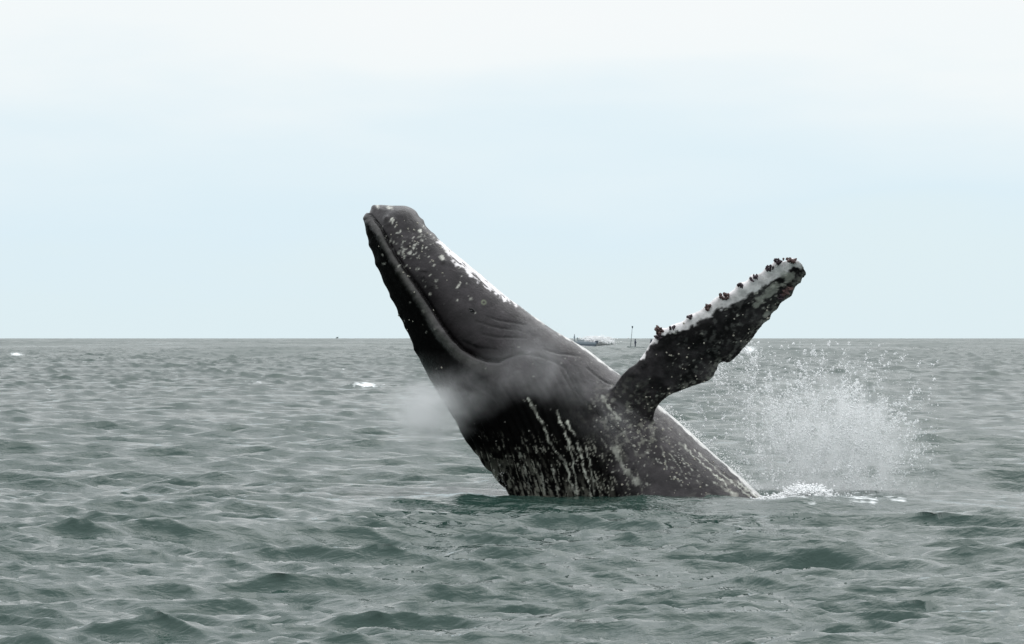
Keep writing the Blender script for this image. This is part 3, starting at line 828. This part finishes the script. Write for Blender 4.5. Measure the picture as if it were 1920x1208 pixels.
def spray():
    L = []
    # broad veil thrown up behind the whale: column, row, sd x, sd y, count
    for (cx, cy, sx, sy, n) in [(1610, 860, 62, 52, 2200), (1540, 830, 100, 60, 1800), (1470, 790, 65, 62, 1500), (1600, 760, 50, 45, 600), (1570, 900, 80, 22, 1600), (1480, 730, 70, 45, 700), (1430, 860, 40, 40, 800),
                                (1400, 660, 14, 14, 420), (1345, 695, 8, 20, 300), (1385, 680, 18, 8, 220), (1640, 800, 45, 60, 1200)]:
        L.append(np.stack((RNG.normal(cx, sx, n), RNG.normal(cy, sy, n), RNG.normal(42.4 if cx > 1410 else 41.6, .6 if cx > 1410 else .3, n)), 1))
    # ragged strings and clots of water
    for _ in range(900):
        cx = RNG.normal(1545, 90); cy = RNG.normal(815 - .1 * (cx - 1560), 68)
        a = math.atan2(cy - 960, cx - 1470) + RNG.normal(0, .35); ln = RNG.uniform(3, 32); n = int(RNG.integers(6, 42)); t = RNG.uniform(-1, 1, n)
        bend = RNG.uniform(-5, 5)
        L.append(np.stack((cx + math.cos(a) * ln * t + bend * t * t + RNG.normal(0, 1.6, n), cy + math.sin(a) * ln * t + RNG.normal(0, 1.6, n), RNG.normal(42.2, .5) + RNG.normal(0, .05, n)), 1))
    # jets rising from the foam
    for (x0, y0, x1, y1, n) in [(1546, 930, 1532, 880, 260), (1546, 925, 1560, 885, 120), (1446, 905, 1450, 862, 130), (1585, 925, 1600, 870, 120), (1500, 920, 1490, 890, 100), (1640, 930, 1655, 880, 120)]:
        t = RNG.uniform(0, 1, n)
        L.append(np.stack((x0 + (x1 - x0) * t + RNG.normal(0, 2.4, n), y0 + (y1 - y0) * t + RNG.normal(0, 2, n), RNG.normal(41.6, .08, n)), 1))
    A = np.vstack(L)
    A = A[(A[:, 1] < 938) & (A[:, 0] < 1760) & (A[:, 1] > 640)]
    body_r = np.interp(A[:, 0], LR[3:, 2], LR[3:, 3])
    A = A[(A[:, 1] < body_r + 8) | (A[:, 0] > 1432)]
    q = .6 * fbm(A[:, 0] / 42, A[:, 1] / 55, 301, 3, .6) + .4 * fbm(A[:, 0] / 9, A[:, 1] / 16, 305, 2)
    A = A[RNG.random(len(A)) < sstep(.36, .60, q) * 1.0 + .12]
    n = len(A)
    r = np.clip(RNG.lognormal(math.log(.0066), .5, n) * np.where(RNG.random(n) < .05, 1.7, 1), .003, .024)
    o = droplets("spray_droplets", to_world(A[:, 0], A[:, 1], A[:, 2]), r, M_DROP)
    tag(o, "white veil of spray droplets thrown up behind the whale's back", "spray", None, "stuff")
    # drips and fine spatter at the foot of the throat and along the back
    L = []
    L.append(np.stack((RNG.normal(935, 16, 160), RNG.normal(905, 18, 160), RNG.normal(40.7, .2, 160)), 1))
    t = RNG.uniform(0, 1, 700)
    L.append(np.stack((1245 + 195 * t + RNG.normal(4, 4, 700), 766 + 172 * t + RNG.normal(-4, 4, 700), RNG.normal(41, .15, 700)), 1))
    A = np.vstack(L)
    o = droplets("shed_droplets", to_world(A[:, 0], A[:, 1], A[:, 2]), np.clip(RNG.lognormal(math.log(.005), .35, len(A)), .003, .014), M_DROP)
    tag(o, "fine droplets running off the whale's back edge and throat", "spray", None, "stuff")
spray()

def foam_heap(name, blobs, Y, sy, rpx, n, mat, label):
    """frothy heap from many overlapping irregular lumps; blobs: column, row, sd x, sd y, weight"""
    L = []; wsum = sum(b[4] for b in blobs)
    for (cx, cy, sx, sy_, wt) in blobs:
        k = int(n * wt / wsum)
        L.append(np.stack((RNG.normal(cx, sx, k), RNG.normal(cy, sy_, k), RNG.normal(Y, sy, k)), 1))
    A = np.vstack(L)
    r = RNG.uniform(.5, 1.3, len(A)) * rpx * Y / F
    o = droplets(name, to_world(A[:, 0], A[:, 1], A[:, 2]), r, mat, None, .35)
    tag(o, label, "foam", None, "stuff")
    return o
foam_heap("splash_foam", [(1500, 925, 12, 6, 4), (1522, 926, 14, 6, 4),  (1480, 934, 14, 4, 2), (1455, 938, 14, 3, 1.4), (1540, 932, 10, 4, 1), (1590, 938, 25, 3, .5), (1425, 940, 14, 2.5, 1)],
          40.4, .22, 2.3, 7000, M_FOAM, "bright white foam heaped where the whale's back meets the water")

# mist: gaussian puffs inside one closed box, density falls to nothing well inside the box
def mist(name, lo, hi, puffs, dens, nscale, label, cat, stretch=(1, 1, 1), thr=(.35, .75)):
    c = (np.array(lo) + np.array(hi)) / 2; h = (np.array(hi) - np.array(lo)) / 2
    V = np.array([(x_, y_, z_) for x_ in (-1, 1) for y_ in (-1, 1) for z_ in (-1, 1)], float) * h
    Q = np.array([(0, 1, 3, 2), (4, 6, 7, 5), (0, 4, 5, 1), (2, 3, 7, 6), (0, 2, 6, 4), (1, 5, 7, 3)])
    m = bpy.data.materials.new(name + "_air"); m.use_nodes = True
    t = m.node_tree; t.nodes.clear()
    o_ = N(t, "ShaderNodeOutputMaterial"); pv = N(t, "ShaderNodeVolumePrincipled")
    pv.inputs["Color"].default_value = (.985, .99, .99, 1); pv.inputs["Anisotropy"].default_value = 0.0
    t.links.new(pv.outputs[0], o_.inputs["Volume"])
    tcn = N(t, "ShaderNodeTexCoord")
    nz_ = N(t, "ShaderNodeTexNoise"); nz_.inputs["Scale"].default_value = nscale; nz_.inputs["Detail"].default_value = 3; nz_.inputs["Roughness"].default_value = .55; nz_.inputs["Distortion"].default_value = .6
    mpn = N(t, "ShaderNodeMapping"); mpn.inputs["Scale"].default_value = stretch
    t.links.new(tcn.outputs["Object"], mpn.inputs[0]); t.links.new(mpn.outputs[0], nz_.inputs[0])
    mr = N(t, "ShaderNodeMapRange"); mr.inputs[1].default_value = thr[0]; mr.inputs[2].default_value = thr[1]
    t.links.new(nz_.outputs["Fac"], mr.inputs[0])
    total = None
    for (p, s, wt) in puffs:
        p = np.array(p) - c
        sb = N(t, "ShaderNodeVectorMath", operation='SUBTRACT'); sb.inputs[1].default_value = p
        t.links.new(tcn.outputs["Object"], sb.inputs[0])
        dv = N(t, "ShaderNodeVectorMath", operation='DIVIDE'); dv.inputs[1].default_value = s
        t.links.new(sb.outputs[0], dv.inputs[0])
        dt_ = N(t, "ShaderNodeVectorMath", operation='DOT_PRODUCT')
        t.links.new(dv.outputs[0], dt_.inputs[0]); t.links.new(dv.outputs[0], dt_.inputs[1])
        ng = N(t, "ShaderNodeMath", operation='MULTIPLY'); ng.inputs[1].default_value = -1.0
        t.links.new(dt_.outputs["Value"], ng.inputs[0])
        ex = N(t, "ShaderNodeMath", operation='EXPONENT'); t.links.new(ng.outputs[0], ex.inputs[0])
        sc = N(t, "ShaderNodeMath", operation='MULTIPLY'); sc.inputs[1].default_value = wt
        t.links.new(ex.outputs[0], sc.inputs[0])
        if total is None: total = sc
        else:
            ad_ = N(t, "ShaderNodeMath", operation='ADD'); t.links.new(total.outputs[0], ad_.inputs[0]); t.links.new(sc.outputs[0], ad_.inputs[1]); total = ad_
    ml = N(t, "ShaderNodeMath", operation='MULTIPLY'); t.links.new(total.outputs[0], ml.inputs[0]); t.links.new(mr.outputs[0], ml.inputs[1])
    m2_ = N(t, "ShaderNodeMath", operation='MULTIPLY_ADD', use_clamp=False); m2_.inputs[1].default_value = dens; m2_.inputs[2].default_value = -.02 * dens
    t.links.new(ml.outputs[0], m2_.inputs[0])
    mxx = N(t, "ShaderNodeMath", operation='MAXIMUM'); mxx.inputs[1].default_value = 0
    t.links.new(m2_.outputs[0], mxx.inputs[0])
    t.links.new(mxx.outputs[0], pv.inputs["Density"])
    ob_ = mesh_np(name, V, quads=Q, mat=m, smooth=False)
    ob_.location = c
    tag(ob_, label, cat, None, "stuff")
    return ob_

b = lambda px, py, Y: tuple(P(px, py, Y))
mist("breath_mist", (-2.1, 38.85, .22), (1.75, 40.95, 2.35),
     [(b(800, 772, 40.2), (.33, .40, .27), 5.0), (b(880, 735, 39.9), (.42, .35, .24), .5), (b(985, 690, 39.5), (.6, .30, .30), .24), (b(1080, 715, 39.4), (.6, .25, .36), .20), (b(1140, 790, 39.4), (.4, .25, .35), .22),
      (b(1010, 650, 39.6), (.30, .25, .40), .5)],
     1.7, 2.6, "thin grey mist drifting across the whale's throat", "mist", (1, 1, 1.4), (.30, .72))
mist("spray_mist", (2.3, 40.75, -.15), (6.6, 44.2, 2.1),
     [(b(1600, 870, 42.4), (.75, .7, .55), 1.0), (b(1590, 790, 42.4), (.55, .6, .6), .7), (b(1500, 850, 42.2), (.7, .6, .6), .5), (b(1470, 760, 42.4), (.6, .5, .5), .25), (b(1560, 925, 42.0), (1.0, .6, .22), 1.1), (b(1420, 830, 42.3), (.4, .5, .6), .22)],
     3.4, 5.2, "soft white mist inside the spray behind the whale", "mist", (1, 1, .7), (.43, .68))

# ================================================================== FAR BOATS, PEOPLE, BIRD
def box(V, Q, x0, x1, y0, y1, z0, z1, taper=0):
    k = len(V)
    for z_, tt in ((z0, taper), (z1, 0)):
        V += [(x0 + tt, y0 + tt, z_), (x1 - tt, y0 + tt, z_), (x1 - tt, y1 - tt, z_), (x0 + tt, y1 - tt, z_)]
    Q += [tuple(i + k for i in f) for f in ((0, 3, 2, 1), (4, 5, 6, 7), (0, 1, 5, 4), (1, 2, 6, 5), (2, 3, 7, 6), (3, 0, 4, 7))]

def hull_mesh(L_, B_, H_, bow_rise, draft=.35, n=26):
    """open boat hull with chines, flare, sheer and an inner floor; bow towards -x"""
    rings = []
    for i in range(n):
        t = i / (n - 1)              # 0 bow .. 1 stern
        half = B_ / 2 * (1 - (1 - min(t / .55, 1)) ** 2.2) + .02
        x_ = -L_ / 2 + L_ * t
        sh = H_ + bow_rise * (1 - t) ** 2.2
        keel = -draft + (draft + sh * .55) * max(0, 1 - t / .18) ** 1.7
        ch = keel + (sh - keel) * .38
        fl_ = sh - .10 if t < .04 else max(keel + .15, .10)
        ring = [(x_, -half, sh), (x_, -half * .86, ch), (x_, 0, keel), (x_, half * .86, ch), (x_, half, sh), (x_, half * .88, sh), (x_, half * .74, fl_), (x_, 0, fl_), (x_, -half * .74, fl_), (x_, -half * .88, sh)]
        rings.append(ring)
    return loft(np.array(rings))

def person(name_root, loc, rz, mats, label, pose="stand", group=None):
    """one skinned body; clothing, head and hair follow as children"""
    root = empty("person", loc, rz)
    tag(root, label, "person", group)
    J = {"hip": (0, 0, .93), "waist": (0, 0, 1.08), "chest": (0, .02, 1.32), "neck": (0, 0, 1.50), "head": (0, -.02, 1.62), "top": (0, 0, 1.74),
         "sl": (.19, 0, 1.43), "el": (.28, .02, 1.15), "wl": (.22, -.20, 1.02), "hl": (.18, -.28, 1.00), "sr": (-.19, 0, 1.43), "er": (-.28, .02, 1.15), "wr": (-.22, -.20, 1.02), "hr": (-.18, -.28, 1.00),
         "tl": (.10, 0, .88), "kl": (.14, -.03, .49), "al": (.15, .02, .08), "fl": (.16, -.17, .03), "tr": (-.10, 0, .88), "kr": (-.14, -.03, .49), "ar": (-.15, .02, .08), "fr": (-.16, -.17, .03)}
    Ed = [("hip", "waist"), ("waist", "chest"), ("chest", "neck"), ("neck", "head"), ("head", "top"), ("chest", "sl"), ("sl", "el"), ("el", "wl"), ("wl", "hl"), ("chest", "sr"), ("sr", "er"), ("er", "wr"), ("wr", "hr"),
          ("hip", "tl"), ("tl", "kl"), ("kl", "al"), ("al", "fl"), ("hip", "tr"), ("tr", "kr"), ("kr", "ar"), ("ar", "fr")]
    Rr = {"hip": .16, "waist": .15, "chest": .17, "neck": .062, "head": .105, "top": .07, "sl": .085, "el": .058, "wl": .042, "hl": .04, "sr": .085, "er": .058, "wr": .042, "hr": .04,
          "tl": .13, "kl": .09, "al": .05, "fl": .045, "tr": .13, "kr": .09, "ar": .05, "fr": .045}
    names = list(J)
    me = bpy.data.meshes.new("figure")
    me.from_pydata([J[k] for k in names], [(names.index(a), names.index(b_)) for a, b_ in Ed], [])
    o = bpy.data.objects.new("figure", me); S.collection.objects.link(o)
    sk = o.modifiers.new("s", 'SKIN'); sd_ = o.modifiers.new("d", 'SUBSURF'); sd_.levels = 1; sd_.render_levels = 1
    for i, k in enumerate(names):
        v = me.skin_vertices[0].data[i]; v.radius = (Rr[k] * (1.8 if k in ("chest", "waist", "hip") else 1), Rr[k]); v.use_root = (k == "hip")
    dg = bpy.context.evaluated_depsgraph_get()
    m2 = bpy.data.meshes.new_from_object(o.evaluated_get(dg)); bpy.data.objects.remove(o)
    m2.materials.clear()
    for mt in mats: m2.materials.append(mt)
    for p_ in m2.polygons:
        z_ = p_.center.z; p_.use_smooth = True
        hand = abs(p_.center.x) > .1 and p_.center.y < -.24 and z_ > .8
        p_.material_index = 1 if (1.52 < z_ < 1.68) or hand else 0
    m2.name = "figure"
    link(bpy.data.objects.new("figure", m2), root)
    ball("hair", (0, .015, 1.68), .115, mats[0] if pose == "hood" else M_POLE, root, 1, 1.05, .9, 10, 7)
    return root

def motor_boat():
    Yb = 760.0
    x0 = (1076 - CX) * Yb / F
    zb = -.05
    r = empty("motor_boat", (x0, Yb, zb), math.radians(8))
    tag(r, "hazy grey motor boat running left on the horizon ahead of its white wake", "boat")
    V, q, t = hull_mesh(10.6, 2.9, 1.15, .95)
    hull = mesh_np("hull", V, quads=q, tris=t, mat=M_HULL, parent=r)
    V = []; Q = []
    rs = []
    for i in range(16):
        tt = i / 15; x_ = -4.4 + 9.6 * tt; hb = 1.30 * min(1, .25 + tt * 1.6)
        rs.append([(x_, -hb - .06, .38), (x_, -hb - .05, .02), (x_, 0, -.36), (x_, hb + .05, .02), (x_, hb + .06, .38)])
    V2, q2, t2 = loft(np.array(rs)); mesh_np("bottom_paint", V2, quads=q2, tris=t2, mat=M_HULLD, parent=r)
    V = []; Q = []; box(V, Q, .9, 2.5, -.6, .6, .5, 1.75, .05); box(V, Q, 2.55, 3.6, -.7, .7, .4, 1.35, .02)
    mesh_np("console", np.array(V), quads=np.array(Q), mat=M_WHITE, parent=r, smooth=False)
    V = []; Q = []; box(V, Q, .85, .95, -.62, .62, 1.76, 2.25, .02); mesh_np("windscreen", np.array(V), quads=np.array(Q), mat=M_GLASS, parent=r, smooth=False)
    V = []; Q = []; box(V, Q, 5.3, 6.0, -.28, .28, .75, 1.45, .06); box(V, Q, 5.35, 5.6, -.12, .12, -.5, .8, .0); box(V, Q, 5.25, 5.7, -.06, .06, -.55, -.45, 0)
    mesh_np("outboard_motor", np.array(V), quads=np.array(Q), mat=M_DARKM, parent=r, smooth=False)
    V = []; Q = []
    for s_ in (-1, 1):
        box(V, Q, -4.0, 4.8, s_ * 1.28 - .03, s_ * 1.28 + .03, 1.5, 1.56, 0)
        for xx in (-3, -1, 1, 3): box(V, Q, xx, xx + .05, s_ * 1.28 - .025, s_ * 1.28 + .025, .9, 1.5, 0)
    mesh_np("rail", np.array(V), quads=np.array(Q), mat=M_POLE, parent=r, smooth=False)
    person("p", (x0 + .15, Yb - .1, zb + 1.30), math.radians(-80), (M_JACK2, M_FACE), "person in pale clothes standing in the motor boat on the horizon")
    foam_heap("boat_wake", [(1112, 641, 8, 3.2, 2), (1128, 640, 9, 2.6, 3), (1140, 643, 6, 1.6, 1.2), (1105, 641, 5, 3, 1), (1100, 647, 14, 1.2, .5), (1120, 634, 14, 1.8, .6)], Yb + 5, 1.6, 1.1, 5200, M_FOAM,
              "white wake thrown up behind the motor boat on the horizon")
motor_boat()

def skiff():
    Yb = 640.0
    s = Yb / F
    x0 = (1205 - CX) * s
    r = empty("skiff", (x0, Yb, -.05), math.radians(4))
    tag(r, "low pale skiff with a thin leaning mast, seen beside the whale's flipper", "boat")
    V, q, t = hull_mesh(6.4, 1.8, .22, .22, .3)
    mesh_np("hull", V, quads=q, tris=t, mat=M_HULL2, parent=r)
    rg = []
    for k in range(9):
        tt = k / 8; cx_ = -2.55 + .40 * tt; cz_ = .25 + 4.05 * tt; rr = .065 - .025 * tt
        rg.append([(cx_ + rr * math.cos(a), rr * math.sin(a), cz_) for a in np.linspace(0, 2 * np.pi, 8, endpoint=False)])
    V, q, t = loft(np.array(rg)); ms = mesh_np("mast", V, quads=q, tris=t, mat=M_POLE, parent=r)
    V = []; Q = []; box(V, Q, -2.30, -1.98, -.14, .14, 4.2, 4.62, .05); mesh_np("masthead", np.array(V), quads=np.array(Q), mat=M_DARKM, parent=ms, smooth=False)
    for xx in (-1.6, .2, 1.9):
        V = []; Q = []; box(V, Q, xx, xx + .3, -.7, .7, .14, .19, 0)
        mesh_np("bench", np.array(V), quads=np.array(Q), mat=M_HULL2, parent=r, smooth=False)
    V = []; Q = []; box(V, Q, 3.15, 3.6, -.2, .2, .35, .85, .04); box(V, Q, 3.2, 3.4, -.08, .08, -.5, .4, 0); mesh_np("outboard_motor", np.array(V), quads=np.array(Q), mat=M_DARKM, parent=r, smooth=False)
    person("p", ((1191 - CX) * s, Yb - .1, .12), math.radians(70), (M_JACK, M_JACK), "person in navy clothes standing near the mast of the skiff", "hood")
    person("p", ((1221 - CX) * s, Yb - .1, .16), math.radians(-60), (M_JACK, M_JACK), "person in dark clothes half hidden by the whale's flipper", "hood")
skiff()

def bird():
    Yb = 420.0
    c = P(632, 634, Yb)
    r = empty("seabird", tuple(c), .4)
    tag(r, "tiny dark seabird skimming the horizon left of the whale", "bird")
    rings = []
    for k in range(9):
        t = k / 8; rr = .055 * math.sin(math.pi * min(.98, max(.04, t))) ** .7
        rings.append([(-.22 + .44 * t, rr * math.cos(a), rr * math.sin(a) + .02 * t) for a in np.linspace(0, 2 * np.pi, 8, endpoint=False)])
    V, q, t = loft(np.array(rings)); mesh_np("body", V, quads=q, tris=t, mat=M_BIRD, parent=r)
    for s_ in (-1, 1):
        rg = []
        for k in range(8):
            t = k / 7; ch = .16 * (1 - t) ** .6 + .015; cx_ = .02 + .12 * t * t; yy = s_ * (.03 + .34 * t); zz = .03 + .22 * t - .1 * t * t
            rg.append([(cx_ + ch * (.5 - u), yy, zz + h_) for u, h_ in ((0, 0), (.3, .014), (.7, .010), (1, 0), (.6, -.006), (.3, -.008))])
        V, q, t = loft(np.array(rg)); mesh_np("wing", V, quads=q, tris=t, mat=M_BIRD, parent=r)
bird()
